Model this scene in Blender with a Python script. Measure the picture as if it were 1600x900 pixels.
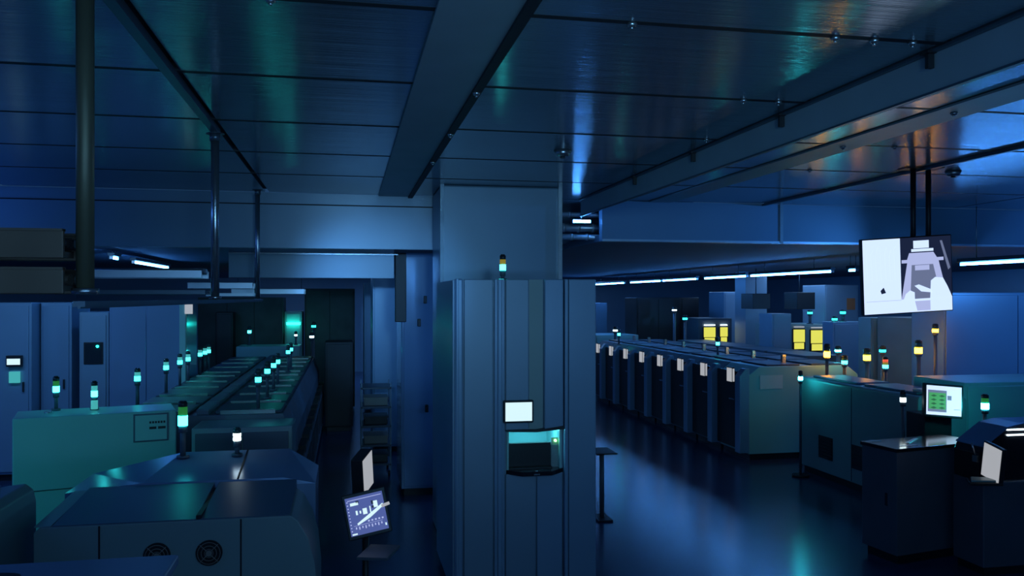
import bpy, bmesh, math, random
from mathutils import Vector, Matrix
random.seed(7)
for o in list(bpy.data.objects): bpy.data.objects.remove(o)
scn = bpy.context.scene
COL = scn.collection
PI = math.pi
# ------------------------------------------------------------------ camera, world, light
cd = bpy.data.cameras.new('camera'); cam = bpy.data.objects.new('camera', cd); COL.objects.link(cam)
cd.sensor_fit = 'HORIZONTAL'; cd.sensor_width = 36; cd.lens = 1300/1600*36
cd.shift_y = 16/1600; cd.clip_start = 0.05; cd.clip_end = 200
cam.location = (0, 0, 2.6); cam.rotation_euler = (PI/2, 0, -math.atan(258/1300))
scn.camera = cam
scn.view_settings.view_transform = 'Standard'; scn.view_settings.look = 'None'
scn.view_settings.gamma = 1; scn.view_settings.use_curve_mapping = False
scn.view_settings.exposure = 0.0
w = bpy.data.worlds.new('world'); scn.world = w; w.use_nodes = True
bg = w.node_tree.nodes['Background']; bg.inputs[0].default_value = (0.05, 0.17, 0.42, 1); bg.inputs[1].default_value = 0.26

def area(name, loc, rot, sx, sy, col, power):
    l = bpy.data.lights.new(name, 'AREA'); l.shape = 'RECTANGLE'; l.size = sx; l.size_y = sy
    l.color = col; l.energy = power
    o = bpy.data.objects.new(name, l); COL.objects.link(o); o.location = loc; o.rotation_euler = rot
    return o
# added fill lights, not known fixtures of the hall; positions guessed
def spot(name, loc, target, col, power, ang=60, r=0.05):
    l = bpy.data.lights.new(name, 'SPOT'); l.color = col; l.energy = power; l.spot_size = math.radians(ang); l.spot_blend = 0.8; l.shadow_soft_size = r
    o = bpy.data.objects.new(name, l); COL.objects.link(o); o.location = loc
    o.rotation_euler = (Vector(target)-Vector(loc)).to_track_quat('-Z', 'Y').to_euler(); return o
area('fill_area_hall', (1.0, -1.5, 3.6), (math.radians(38), 0, 0), 5, 0.6, (0.24, 0.60, 1.0), 18)  # added fill behind the camera, no known fixture
spot('fill_spot_hall', (0.6, -1.5, 3.3), (1.2, 7.0, 3.75), (0.27, 0.66, 1.0), 300, 46, 0.3)  # added spot behind the camera, brightens the upper cabinet and column
area('fill_up_hall', (1.0, -1.2, 2.2), (math.radians(150), 0, 0), 6, 0.6, (0.20, 0.52, 1.0), 90)  # unseen fill added to wash the near ceiling from below
area('fill_up_left', (-5.5, 6.0, 2.3), (math.radians(180), math.radians(-20), 0), 0.5, 7, (0.04, 0.20, 1.0), 130)  # unseen blue fill added to colour the left ceiling
area('fill_area_left', (-5.5, 6.0, 3.7), (0, math.radians(-15), 0), 0.4, 7, (0.08, 0.30, 1.0), 40)  # added blue fill out of view on the left
area('fill_area_left_back', (-4.2, 11.0, 3.1), (math.radians(25), 0, 0), 3.0, 0.2, (0.20, 0.52, 1.0), 30)  # added fill for the tall left cabinets, no lamp known there
area('fill_area_aisle', (2.6, 14.0, 3.25), (0, 0, 0), 0.4, 8, (0.10, 0.36, 1.0), 18)  # added dim blue fill for the aisle
area('fill_up_right', (11.0, 7.0, 2.4), (math.radians(180), math.radians(15), 0), 0.5, 6, (0.05, 0.28, 1.0), 160)  # unseen fill added to turn the right ceiling blue
area('fill_area_right_back', (11.0, 19.0, 3.25), (0, 0, 0), 0.5, 12, (0.25, 0.52, 1.0), 90)  # added fill for the back of the right hall
area('fill_area_far', (3.0, 26.0, 3.25), (0, 0, 0), 10, 0.5, (0.16, 0.42, 1.0), 140)  # added fill that brightens the far end
spot('fill_spot_teal', (-4.0, 3.8, 2.6), (-2.6, 8.1, 1.15), (0.05, 0.80, 0.72), 110, 32)  # off-view teal spot added to make the glow on the box cabinet
spot('fill_spot_corridor', (-0.5, -1.5, 3.2), (0.75, 14.0, 2.35), (0.12, 0.42, 1.0), 900, 13, 0.1)  # narrow spot added to lighten the corridor cabinets
spot('fill_spot_cabinet', (13.5, 7.5, 3.2), (10.6, 12.2, 1.9), (0.07, 0.34, 1.0), 420, 50)  # off-view spot added to brighten the tall blue cabinet
spot('fill_spot_bulkhead', (9.5, 6.0, 3.5), (4.0, 9.7, 3.4), (0.06, 0.32, 1.0), 380, 40)  # off-view spot added for the blue on the right bulkhead

# ------------------------------------------------------------------ materials
MATS = {}
def mat(name, col, rough=0.5, metal=0.0, noise=0.0, scale=3.0, bump=0.0, bscale=40, spec=0.5, coat=0.0):
    m = bpy.data.materials.new(name); m.use_nodes = True; nt = m.node_tree
    b = nt.nodes['Principled BSDF']
    b.inputs['Base Color'].default_value = (*col, 1); b.inputs['Roughness'].default_value = rough
    b.inputs['Metallic'].default_value = metal; b.inputs['Specular IOR Level'].default_value = spec
    b.inputs['Coat Weight'].default_value = coat
    tc = nt.nodes.new('ShaderNodeTexCoord'); nz = nt.nodes.new('ShaderNodeTexNoise')
    nz.inputs['Scale'].default_value = scale; nt.links.new(tc.outputs['Object'], nz.inputs['Vector'])
    rp = nt.nodes.new('ShaderNodeValToRGB')
    k = noise
    rp.color_ramp.elements[0].position = 0.3; rp.color_ramp.elements[1].position = 0.7
    rp.color_ramp.elements[0].color = (*[c*(1-k) for c in col], 1); rp.color_ramp.elements[1].color = (*[min(1, c*(1+k)) for c in col], 1)
    nt.links.new(nz.outputs['Fac'], rp.inputs[0]); nt.links.new(rp.outputs[0], b.inputs['Base Color'])
    if bump:
        n2 = nt.nodes.new('ShaderNodeTexNoise'); n2.inputs['Scale'].default_value = bscale
        nt.links.new(tc.outputs['Object'], n2.inputs['Vector'])
        bp = nt.nodes.new('ShaderNodeBump'); bp.inputs['Strength'].default_value = bump; bp.inputs['Distance'].default_value = 0.01
        nt.links.new(n2.outputs['Fac'], bp.inputs['Height']); nt.links.new(bp.outputs[0], b.inputs['Normal'])
    MATS[name] = m; return m
def emit(name, col, s):
    m = bpy.data.materials.new(name); m.use_nodes = True; b = m.node_tree.nodes['Principled BSDF']
    b.inputs['Base Color'].default_value = (*[c*0.3 for c in col], 1)
    b.inputs['Emission Color'].default_value = (*col, 1); b.inputs['Emission Strength'].default_value = s
    MATS[name] = m; return m
mat('ceil', (0.26, 0.34, 0.40), 0.16, 0.6, 0.06, 0.6)
def brushed(m, sy, dist):
    # panels rolled across the hall: fine waves across the length smear reflections lengthwise
    nt = m.node_tree; b = nt.nodes['Principled BSDF']
    tc = nt.nodes.new('ShaderNodeTexCoord'); mp = nt.nodes.new('ShaderNodeMapping'); mp.inputs['Scale'].default_value = (0.6, sy, 1)
    n = nt.nodes.new('ShaderNodeTexNoise'); n.inputs['Scale'].default_value = 1.0; n.inputs['Detail'].default_value = 1.0
    bp = nt.nodes.new('ShaderNodeBump'); bp.inputs['Strength'].default_value = 1.0; bp.inputs['Distance'].default_value = dist
    nt.links.new(tc.outputs['Object'], mp.inputs['Vector']); nt.links.new(mp.outputs[0], n.inputs['Vector'])
    nt.links.new(n.outputs['Fac'], bp.inputs['Height']); nt.links.new(bp.outputs[0], b.inputs['Normal'])
brushed(MATS['ceil'], 230, 0.0007)
mat('ceil_strip', (0.34, 0.42, 0.46), 0.5, 0.3, 0.05)
mat('seam', (0.01, 0.012, 0.018), 0.6)
mat('rail', (0.10, 0.14, 0.18), 0.35, 0.6, 0.1)
mat('floor', (0.03, 0.05, 0.12), 0.22, 0.0, 0.12, 0.8, spec=0.8)
mat('wall', (0.20, 0.30, 0.40), 0.30, 0.1, 0.05, 0.7)
mat('panel', (0.22, 0.32, 0.42), 0.35, 0.15, 0.05, 1.0)
mat('panel_blue', (0.22, 0.34, 0.48), 0.28, 0.15, 0.05, 1.0)
mat('machine', (0.24, 0.33, 0.33), 0.40, 0.05, 0.05, 1.5)
mat('machine_pale', (0.28, 0.52, 0.50), 0.35, 0.0, 0.04, 1.5)
mat('machine_dark', (0.09, 0.11, 0.14), 0.45, 0.1, 0.08, 2)
mat('panel_gloss', (0.24, 0.36, 0.55), 0.12, 0.3, 0.03, 1.0)
mat('ceil_far', (0.10, 0.15, 0.22), 0.65, 0.0, 0.05, 1.0)
mat('machine_warm', (0.26, 0.22, 0.19), 0.5, 0.0, 0.1, 2)
mat('lid', (0.10, 0.15, 0.22), 0.42, 0.1, 0.05, 1.5)
mat('hoodblue', (0.20, 0.29, 0.46), 0.22, 0.2, 0.05, 1.5)
mat('black', (0.012, 0.013, 0.016), 0.45, 0, 0.1)
mat('black_gloss', (0.012, 0.014, 0.02), 0.12, 0, 0.1)
mat('steel', (0.45, 0.48, 0.50), 0.25, 0.9, 0.05)
mat('brass', (0.17, 0.16, 0.10), 0.45, 0.5, 0.1)
mat('row_grey', (0.13, 0.17, 0.21), 0.5, 0.05, 0.05, 1.5)
mat('row_lid', (0.045, 0.065, 0.10), 0.5, 0.1, 0.05, 1.5)
mat('tray', (0.14, 0.10, 0.07), 0.45, 0.5, 0.2)
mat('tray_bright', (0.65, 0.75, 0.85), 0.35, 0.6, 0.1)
mat('dark_green', (0.05, 0.07, 0.06), 0.6, 0, 0.2)
mat('glass_tint', (0.02, 0.03, 0.04), 0.08, 0, 0.05)
mat('label', (0.55, 0.62, 0.62), 0.5, 0, 0.02)
mat('orange_card', (0.45, 0.16, 0.07), 0.5, 0, 0.1)
mat('cap_dark', (0.02, 0.025, 0.03), 0.4)
mat('lens_off', (0.03, 0.08, 0.08), 0.2)
emit('lit_cyan', (0.015, 0.85, 0.72), 9)
emit('lit_flood', (0.03, 0.74, 0.84), 90)
emit('lit_cyan_hot', (0.03, 0.88, 0.86), 14)
emit('lit_row', (0.03, 0.88, 0.86), 8)
emit('lit_green', (0.03, 0.32, 0.06), 0.45)
emit('lit_dim', (0.06, 0.42, 0.42), 0.9)
emit('lit_amber', (1.0, 0.40, 0.012), 36)
emit('lit_amber_hot', (1.0, 0.38, 0.01), 50)
emit('lit_yellow', (0.60, 0.45, 0.05), 0.35)
emit('lit_red', (0.8, 0.10, 0.05), 1.0)
emit('lit_white', (0.75, 0.95, 1.0), 5)
emit('tube', (0.07, 0.33, 1.0), 48)
emit('screen_white', (0.70, 0.93, 0.96), 0.98)
emit('screen_tv', (0.60, 0.74, 1.0), 1.15)
emit('screen_grey', (0.25, 0.30, 0.50), 0.55)
emit('screen_mid', (0.50, 0.56, 0.90), 0.85)
emit('screen_dark', (0.02, 0.03, 0.08), 0.5)
emit('screen_ui', (0.10, 0.14, 0.42), 0.75)
emit('screen_green', (0.08, 0.42, 0.14), 0.8)
emit('screen_dgreen', (0.03, 0.16, 0.06), 0.7)
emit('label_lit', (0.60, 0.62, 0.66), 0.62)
emit('window_yellow', (0.75, 0.72, 0.10), 1.0)
emit('led_green', (0.3, 1.0, 0.3), 5)
emit('recess_light', (0.16, 0.75, 0.95), 34)
M = MATS

# ------------------------------------------------------------------ mesh helpers
class MB:
    def __init__(s): s.bm = bmesh.new()
    def box(s, x0, x1, y0, y1, z0, z1, mi=0, bev=0.0, seg=2):
        vs = [s.bm.verts.new((x, y, z)) for x in (x0, x1) for y in (y0, y1) for z in (z0, z1)]
        F = [(0,1,3,2),(4,6,7,5),(0,4,5,1),(2,3,7,6),(0,2,6,4),(1,5,7,3)]
        fs = [s.bm.faces.new([vs[i] for i in f]) for f in F]
        for f in fs: f.material_index = mi
        if bev:
            es = list({e for f in fs for e in f.edges})
            r = bmesh.ops.bevel(s.bm, geom=es, offset=bev, segments=seg, affect='EDGES', profile=0.5)
            for f in r['faces']: f.material_index = mi
        return s
    def cyl(s, p0, p1, r, n=16, mi=0, r1=None):
        p0 = Vector(p0); p1 = Vector(p1); d = (p1-p0); L = d.length; d.normalize()
        a = d.orthogonal().normalized(); b = d.cross(a); r1 = r if r1 is None else r1
        A = [s.bm.verts.new(p0 + a*r*math.cos(2*PI*i/n) + b*r*math.sin(2*PI*i/n)) for i in range(n)]
        B = [s.bm.verts.new(p1 + a*r1*math.cos(2*PI*i/n) + b*r1*math.sin(2*PI*i/n)) for i in range(n)]
        fs = [s.bm.faces.new((A[i], A[(i+1)%n], B[(i+1)%n], B[i])) for i in range(n)]
        for f in fs: f.smooth = True
        fs += [s.bm.faces.new(A[::-1]), s.bm.faces.new(B)]
        for f in fs: f.material_index = mi
        return s
    def prism(s, pts, axis, a0, a1, mi=0, bev=0.0):
        # pts in the plane across the axis: axis 'y' -> (x,z), axis 'x' -> (y,z), axis 'z' -> (x,y)
        def P(p, a): return {'y': (p[0], a, p[1]), 'x': (a, p[0], p[1]), 'z': (p[0], p[1], a)}[axis]
        A = [s.bm.verts.new(P(p, a0)) for p in pts]; B = [s.bm.verts.new(P(p, a1)) for p in pts]
        n = len(pts); fs = [s.bm.faces.new(A), s.bm.faces.new(B[::-1])]
        for i in range(n): fs.append(s.bm.faces.new((A[i], B[i], B[(i+1)%n], A[(i+1)%n])))
        for f in fs: f.material_index = mi
        if bev:
            es = list({e for f in fs for e in f.edges})
            r = bmesh.ops.bevel(s.bm, geom=es, offset=bev, segments=2, affect='EDGES', profile=0.5)
            for f in r['faces']: f.material_index = mi
        return s
    def hull(s, bottom, top, mi=0):
        A = [s.bm.verts.new(p) for p in bottom]; B = [s.bm.verts.new(p) for p in top]; n = len(A)
        fs = [s.bm.faces.new(A[::-1]), s.bm.faces.new(B)]
        for i in range(n): fs.append(s.bm.faces.new((A[i], A[(i+1)%n], B[(i+1)%n], B[i])))
        for f in fs: f.material_index = mi
        return s
    def poly(s, pts, mi=0):
        f = s.bm.faces.new([s.bm.verts.new(p) for p in pts]); f.material_index = mi; return s
    def build(s, name, mats, parent=None, loc=(0,0,0), rot=(0,0,0)):
        me = bpy.data.meshes.new(name)
        bmesh.ops.recalc_face_normals(s.bm, faces=s.bm.faces[:])
        s.bm.to_mesh(me); s.bm.free()
        for m in (mats if isinstance(mats, (list, tuple)) else [mats]): me.materials.append(M[m])
        o = bpy.data.objects.new(name, me); COL.objects.link(o); o.parent = parent
        o.location = loc; o.rotation_euler = rot
        return o
def box(*a, **k): return MB().box(*a, **k)
def thing(name, label, cat, loc=(0,0,0), rz=0, group=None, rot=None):
    o = bpy.data.objects.new(name, None); COL.objects.link(o); o.location = loc
    o.rotation_euler = rot if rot else (0, 0, rz); o.empty_display_size = 0.1
    return tag(o, label, cat, group)
def tag(o, label, cat, group=None):
    o['label'] = label; o['category'] = cat
    if group: o['group'] = group
    return o
def struct(o): o['kind'] = 'structure'; return o

def tower(parent, x, y, z, h, r=0.028, lit='lit_cyan', capcol='cap_dark', mids=('lens_off',), two=False, base=True, name='tower_light', seg=0.055):
    """signal lamp: pole, lit segment, unlit segments, cap.  z = foot, h = height to lit segment's middle"""
    zl = z + h
    p = MB().cyl((x, y, z), (x, y, zl-seg*0.5-0.001), r*0.62, 12)
    if base: p.cyl((x, y, z), (x, y, z+0.02), r*1.4, 16)
    p.cyl((x, y, zl-seg*0.5-0.05), (x, y, zl-seg*0.5), r*0.95, 16)
    t = p.build(name, 'machine_dark', parent)
    zz = zl - seg*0.5
    b = MB().cyl((x, y, zz), (x, y, zz+seg*(0.42 if two else 1.0)), r*1.05, 20)
    if two: b.cyl((x, y, zz+seg*0.6), (x, y, zz+seg), r*1.05, 20)
    b.build('lit_segment', lit, t)
    zz += seg
    for m in mids:
        MB().cyl((x, y, zz), (x, y, zz+seg*0.9), r, 20).build('lamp_segment', m, t); zz += seg*0.9
    MB().cyl((x, y, zz), (x, y, zz+0.035), r*1.02, 20).cyl((x, y, zz+0.035), (x, y, zz+0.045), r*0.7, 20).build('lamp_cap', capcol, t)
    return t

# ------------------------------------------------------------------ the room
CH = 3.8; BK = 9.76; LC = 3.3
b = MB().box(-9, 16, -3, 31, -0.1, 0)
struct(b.build('floor', 'floor'))
# ceiling of big panels with recessed joints
b = MB()
rows = [-3, -1.4, -0.2, 1.0, 2.2, 3.45, 4.66, 5.87, 7.1, 8.33, BK]
cols = [-9, -6.4, -3.6, -0.88, 0.70, 2.76, 3.66, 5.17, 7.9, 11, 16]
g = 0.022
for i in range(len(rows)-1):
    for j in range(len(cols)-1):
        b.box(cols[j]+g, cols[j+1]-g, rows[i]+g, rows[i+1]-g, CH, CH+0.05)
b.box(-9, 16, -3, BK+0.1, CH+0.05, CH+0.1, mi=1)
for y in rows[1:-1]: b.box(-9, 16, y-0.022, y+0.022, CH-0.0008, CH+0.04, mi=1)
struct(b.build('ceiling', ['ceil', 'seam']))
b = MB().box(-9, 16, 11.601, 31, LC, LC+0.08).box(-9, 2.3, BK+0.121, 11.6, LC, LC+0.08).box(3.06, 16, BK+0.121, 11.6, LC, LC+0.08)
struct(b.build('ceiling', 'ceil_far'))
# bulkhead: left, behind the column, gap with ducts, right
for nm, x0, x1, z0, mtl in (('trim_1', -9, 2.3, 3.17, 'wall'), ('trim_2', 3.06, 5.42, 3.3, 'panel_blue'), ('trim_3', 5.46, 16, 3.3, 'wall')):
    struct(box(x0, x1, BK, BK+0.12, z0, CH-0.002).build(nm, mtl))
struct(box(5.42, 5.46, BK-0.02, BK+0.12, 3.3, CH-0.002).build('trim_4', 'steel'))
struct(box(3.06, 16, BK-0.015, BK, 3.30, 3.325).build('trim_5', 'tray_bright'))
struct(box(-9, 2.3, BK-0.015, BK, 3.66, 3.672).build('trim_6', 'seam'))
# walls
struct(box(-9, 16, 30, 30.15, 0, LC).build('wall_back', 'wall'))
struct(box(-9, 16, -3.15, -3, 0, 1.9).build('wall_light_block', 'wall'))  # unseen half-height wall, added to cut ambient light low down
struct(box(-9, -8.85, -3, 30, 0, CH).build('wall_left', 'wall'))
struct(box(15.85, 16, -3, 30, 0, CH).build('wall_right', 'panel_blue'))
# second, lower bulkhead further back on the left
struct(box(-1.45, 0.60, 10.9, 10.98, 2.86, LC-0.002).build('trim_7', 'wall'))
struct(box(-1.45, 0.65, 10.87, 10.9, 3.16, 3.175).build('trim_8', 'steel'))

# structural column the tall cabinet stands against
c = MB().box(0.98, 2.26, 8.75, 9.7, 0, CH-0.001, bev=0.02)
struct(c.build('wall_column', 'panel'))
struct(MB().box(0.96, 1.00, 8.70, 8.745, 0, CH-0.001).build('trim_9', 'rail'))
struct(MB().box(2.24, 2.28, 8.70, 8.745, 0, CH-0.001).build('trim_10', 'steel'))

# ceiling strips, joint rails and clips
struct(box(0.36, 0.70, 2.0, BK-0.02, CH-0.018, CH-0.001).build('trim_11', 'ceil_strip'))
struct(box(0.70, 0.75, 2.0, BK-0.02, CH-0.035, CH-0.001).build('trim_12', 'seam'))
struct(box(-0.93, -0.88, 1.5, 6.2, CH-0.045, CH-0.001).build('trim_13', 'rail'))
struct(box(3.66, 3.95, -1.0, BK-0.02, CH-0.015, CH-0.001).build('trim_14', 'ceil_strip'))
struct(box(5.17, 5.21, -1.0, BK-0.02, CH-0.03, CH-0.001).build('trim_15', 'rail'))

# drop beam under the ceiling with its hangers
t = thing('cable_duct', 'long flat blue-grey cable duct hung under the ceiling, running off to the upper right', 'duct', (2.80, 0, CH))
MB().box(-0.02, 0.02, 0.6, BK-0.03, -0.205, -0.016, bev=0.004).build('side_plate', 'ceil_strip', t)
MB().box(-0.045, -0.02, 0.6, BK-0.03, -0.018, -0.003).box(-0.03, -0.02, 0.6, BK-0.03, -0.212, -0.200).build('edge_rail', 'rail', t)
for y in (3.55, 4.95, 6.35, 7.75):
    MB().box(-0.055, -0.022, y-0.012, y+0.012, -0.09, -0.004).box(-0.07, -0.022, y-0.03, y+0.03, -0.022, -0.012).build('hanger', 'black', t)

# joint clips (small bright bolt heads) on the cross seams
seams = {3.46: 'nearest', 4.66: 'second', 5.87: 'third', 7.1: 'fourth'}
bolts = [(1.22, 3.46), (2.20, 3.46), (2.40, 3.46), (2.60, 3.46), (-0.30, 3.46), (0.72, 4.66), (2.35, 4.66), (2.58, 4.66), (3.80, 4.66), (0.72, 5.87), (2.66, 5.87), (3.80, 5.87), (4.25, 5.87), (0.72, 7.1), (4.25, 7.1)]
for x, y in bolts:
    row_ = sorted(a for a, c in bolts if c == y); k = row_.index(x)
    o = MB().cyl((0, 0, -0.016), (0, 0, 0), 0.016, 12, r1=0.024).cyl((0, 0, -0.026), (0, 0, -0.016), 0.009, 8).build('ceiling_bolt', 'steel', None, (x, y, CH-0.001 if x not in (0.72, 3.80) else CH-0.036 if x == 0.72 else CH-0.016))
    tag(o, 'small bolt head on the %s ceiling seam, %s from the left' % (seams[y], ['first', 'second', 'third', 'fourth', 'fifth'][k]), 'bolt', 'bolt heads along the ceiling seams')
# smoke detectors under the ceiling on the right
def detector(x, y, label):
    t = thing('smoke_detector', label, 'smoke detector', (x, y, CH))
    MB().cyl((0, 0, -0.05), (0, 0, -0.001), 0.05, 24, r1=0.075).build('housing', 'steel', t)
    MB().cyl((0, 0, -0.062), (0, 0, -0.05), 0.022, 16).build('sensor', 'cap_dark', t)
detector(5.62, 6.9, 'round ceiling detector right of the poles that carry the hanging screen')
detector(1.72, 6.55, 'round ceiling detector between the centre column and the cable duct')

# ------------------------------------------------------------------ steel poles and cable trays on the left
def pole(x, y, z0, r, m, label):
    t = thing('hanger_pole', label, 'pole', (x, y, z0))
    MB().cyl((0, 0, 0), (0, 0, CH-z0-0.05), r, 20).build('tube', m, t)
    MB().cyl((0, 0, CH-z0-0.05), (0, 0, CH-z0-0.046), r*2.2, 20).cyl((0, 0, CH-z0-0.1), (0, 0, CH-z0-0.05), r*1.3, 20).build('ceiling_flange', 'rail', t)
    MB().cyl((0, 0, -0.02), (0, 0, 0.0), r*1.5, 20).build('foot', 'steel', t)
pole(-0.905, 3.17, 2.635, 0.030, 'brass', 'thick dark olive pole at the far left, nearest the camera')
pole(-0.905, 6.12, 2.615, 0.028, 'steel', 'grey pole hanging left of centre, middle one of three')
pole(-0.93, 9.20, 2.60, 0.024, 'steel', 'thin pale pole, farthest of the three on the left')

def tray(label, x0, x1, y0, y1, z, h, m, rungs=9, group=None):
    t = thing('cable_tray', label, 'cable tray', ((x0+x1)/2, (y0+y1)/2, z)); L = (x1-x0)/2; W = (y1-y0)/2
    for yy in (-W, W-0.02): MB().box(-L, L, yy, yy+0.02, 0, h, bev=0.003).box(-L, L, yy-0.008, yy+0.028, h-0.008, h).build('side_rail', m, t)
    for i in range(rungs):
        x = -L + 0.05 + (2*L-0.1)*i/(rungs-1); MB().box(x-0.015, x+0.015, -W+0.018, W-0.018, 0.01, 0.03).build('rung', m, t)
    for xx in (-L+0.04, L-0.06) if y0 > 9.2 else ():
        MB().cyl((xx, W-0.01, h), (xx, W-0.01, (CH if y1 < BK else LC)-z-0.001), 0.005, 8).build('drop_rod', 'rail', t)
    return t
def cables(t, L, W, zz, m, k=5):
    for i in range(k):
        y = -W+0.05 + (2*W-0.1)*i/(k-1)
        MB().cyl((-L, y, zz), (L, y+random.uniform(-.01,.01), zz+0.004), 0.016+0.004*(i%2), 10).build('cable', m, t)
t1 = tray('upper dark brown cable tray beside the thick olive pole', -2.4, -0.94, 3.05, 3.30, 2.735, 0.10, 'tray'); cables(t1, 0.73, 0.12, 0.05, 'black')
t2 = tray('lower dark brown cable tray at the far left, just above the blue cabinets', -2.4, -0.94, 3.05, 3.32, 2.615, 0.09, 'tray'); cables(t2, 0.73, 0.12, 0.045, 'tray')
t3 = tray('bright blue-lit cable tray running between the olive pole and the middle pole', -1.75, -0.95, 5.85, 6.15, 2.735, 0.05, 'tray_bright'); cables(t3, 0.4, 0.13, 0.045, 'steel')
t4 = tray('lower grey cable tray under the bright tray left of the middle pole', -1.9, -0.95, 6.0, 6.4, 2.625, 0.03, 'rail')
t5 = tray('short bright cable tray right of the middle pole', -1.6, -0.96, 9.0, 9.35, 2.70, 0.06, 'tray_bright'); cables(t5, 0.3, 0.13, 0.045, 'steel')
t6 = tray('thin cable tray near the far thin pole', -1.5, -0.96, 9.5, 9.8, 2.62, 0.035, 'tray_bright')
t7 = tray('far bright cable tray right of the thin pole, above the dark doorway', -1.6, -0.6, 12.3, 12.7, 2.66, 0.07, 'tray_bright')
# longitudinal carrier beam joining the pole feet
o = MB().box(-0.02, 0.02, 3.1, 9.3, -0.02, 0.0).box(-0.005, 0.005, 3.1, 9.3, -0.026, -0.02).build('carrier_beam', 'rail', None, (-0.905, 0, 2.59))
tag(o, 'slim steel beam joining the feet of the three left poles at eye level', 'beam')

# ------------------------------------------------------------------ tube lights
def strip(x, y0, y1, z, label, group, tilt=0):
    t = thing('strip_light', label, 'strip light', (x, y0, z), group=group); L = y1-y0
    MB().box(-0.05, 0.05, 0, L, 0.03, 0.08, bev=0.006).build('housing', 'rail', t)
    MB().cyl((0, 0.03, 0.005), (0, L-0.03, 0.005), 0.017, 12).build('tube', 'tube', t)
    for e in (0, L-0.03): MB().box(-0.02, 0.02, e, e+0.03, -0.015, 0.03).build('end_cap', 'steel', t)
    for yy in (L*0.2, L*0.8):
        MB().cyl((0, yy, 0.08), (0, yy, 0.20 + (0 if y0 > BK else CH-LC) + 3.04-z+0.05), 0.006, 8).build('drop_rod', 'steel', t)
ord_ = ['nearest', 'second', 'third', 'fourth', 'fifth', 'sixth', 'seventh']
for i, (a, c) in enumerate(((8.2, 9.7), (11.96, 12.2), (12.64, 15.55), (15.68, 17.75), (18.14, 20.3), (20.4, 22.8), (23.3, 26.2))):
    strip(8.0, a, c, 3.045, ['bright blue-white tube light at the right edge beside the hanging screen', 'short tube light just left of the hanging screen',
          'longest tube light of the line over the right hall', 'second long tube light left of the longest one', 'tube light in the middle of the line over the right hall',
          'third tube light from the left end of the line', 'leftmost tube light of the line beside the tall centre cabinet'][i], 'tube lights in a line over the right hall')
strip(-3.3, 12.75, 13.1, 3.175, 'short bright tube light just right of the thick olive pole', 'tube lights over the left hall')
strip(-3.3, 14.0, 16.6, 3.165, 'long slanting bright tube light over the left hall', 'tube lights over the left hall')

# ------------------------------------------------------------------ generic cabinet / machine body
def cabinet(name, label, cat, x0, x1, y0, y1, h, m='panel', doors=1, side='-y', z0=0.0, handle=True, vents=0, group=None, plinth=True, dm=None):
    t = thing(name, label, cat, ((x0+x1)/2, (y0+y1)/2, z0), group=group); L = (x1-x0)/2; W = (y1-y0)/2; dm = dm or m
    zb = 0.09 if plinth else 0.0
    MB().box(-L, L, -W, W, zb, h, bev=0.012).build('body', m, t)
    if plinth: MB().box(-L+0.04, L-0.04, -W+0.04, W-0.04, 0, zb+0.01).build('plinth', 'black', t)
    for i in range(doors):
        if side == '-y':
            a = -L + 0.03 + (2*L-0.06)*i/doors + 0.006; c = -L + 0.03 + (2*L-0.06)*(i+1)/doors - 0.006
            d = MB().box(a, c, -W-0.02, -W+0.002, zb+0.04, h-0.05, bev=0.005).build('door', dm, t)
            if handle: MB().box(c-0.07, c-0.05, -W-0.055, -W-0.02, h*0.5, h*0.5+0.14, bev=0.004).build('handle', 'cap_dark', d)
        else:
            a = -W + 0.03 + (2*W-0.06)*i/doors + 0.006; c = -W + 0.03 + (2*W-0.06)*(i+1)/doors - 0.006
            d = MB().box(-L-0.02, -L+0.002, a, c, zb+0.04, h-0.05, bev=0.005).build('door', dm, t)
            if handle: MB().box(-L-0.055, -L-0.02, a+0.05, a+0.07, h*0.5, h*0.5+0.14, bev=0.004).build('handle', 'cap_dark', d)
    for i in range(vents):
        v = MB(); cx = -L + (2*L)*(i+0.5)/vents
        for k in range(6): v.box(cx-0.12, cx+0.12, -W-0.028, -W-0.018, 0.25+k*0.04, 0.27+k*0.04)
        v.build('vent', 'black', t)
    return t

# ------------------------------------------------------------------ tall cabinet in the centre
YF = 7.0
t = thing('test_cabinet', 'tall blue-grey cabinet in the centre with a lit screen and an open teal recess', 'cabinet', (1.5, YF, 0))
H = 2.765
def lx(x): return x-1.5
body = MB()
# carcass built around the open recess (x 1.335..1.84, z 1.10..1.46)
rx0, rx1, rz0, rz1 = 1.345, 1.835, 1.10, 1.46
body.box(lx(0.88), lx(rx0), 0.03, 1.3, 0.08, H-0.01, bev=0.004)
body.box(lx(rx1), lx(2.12), 0.03, 1.3, 0.08, H-0.01, bev=0.004)
body.box(lx(rx0), lx(rx1), 0.03, 1.3, rz1, H-0.01).box(lx(rx0), lx(rx1), 0.03, 1.3, 0.08, rz0).box(lx(rx0), lx(rx1), 0.55, 1.3, rz0, rz1)
body.build('body', 'panel', t)
MB().box(lx(0.92), lx(2.08), 0.06, 1.25, 0, 0.08).build('plinth', 'black', t)
MB().box(lx(0.895), lx(0.965), -0.01, 0.028, 0.1, H, bev=0.012).box(lx(0.905), lx(0.925), -0.022, -0.01, 0.1, H, bev=0.004).build('edge_strip', 'panel_blue', t)
d = MB().box(lx(0.975), lx(1.225), 0.0, 0.028, 0.1, H-0.004, bev=0.006).build('door', 'panel', t)
MB().box(lx(1.235), lx(1.325), -0.004, 0.028, 0.1, H, bev=0.006).box(lx(1.262), lx(1.298), -0.03, -0.004, 0.1, H-0.002, bev=0.006).build('centre_rail', 'panel_blue', t)
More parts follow.
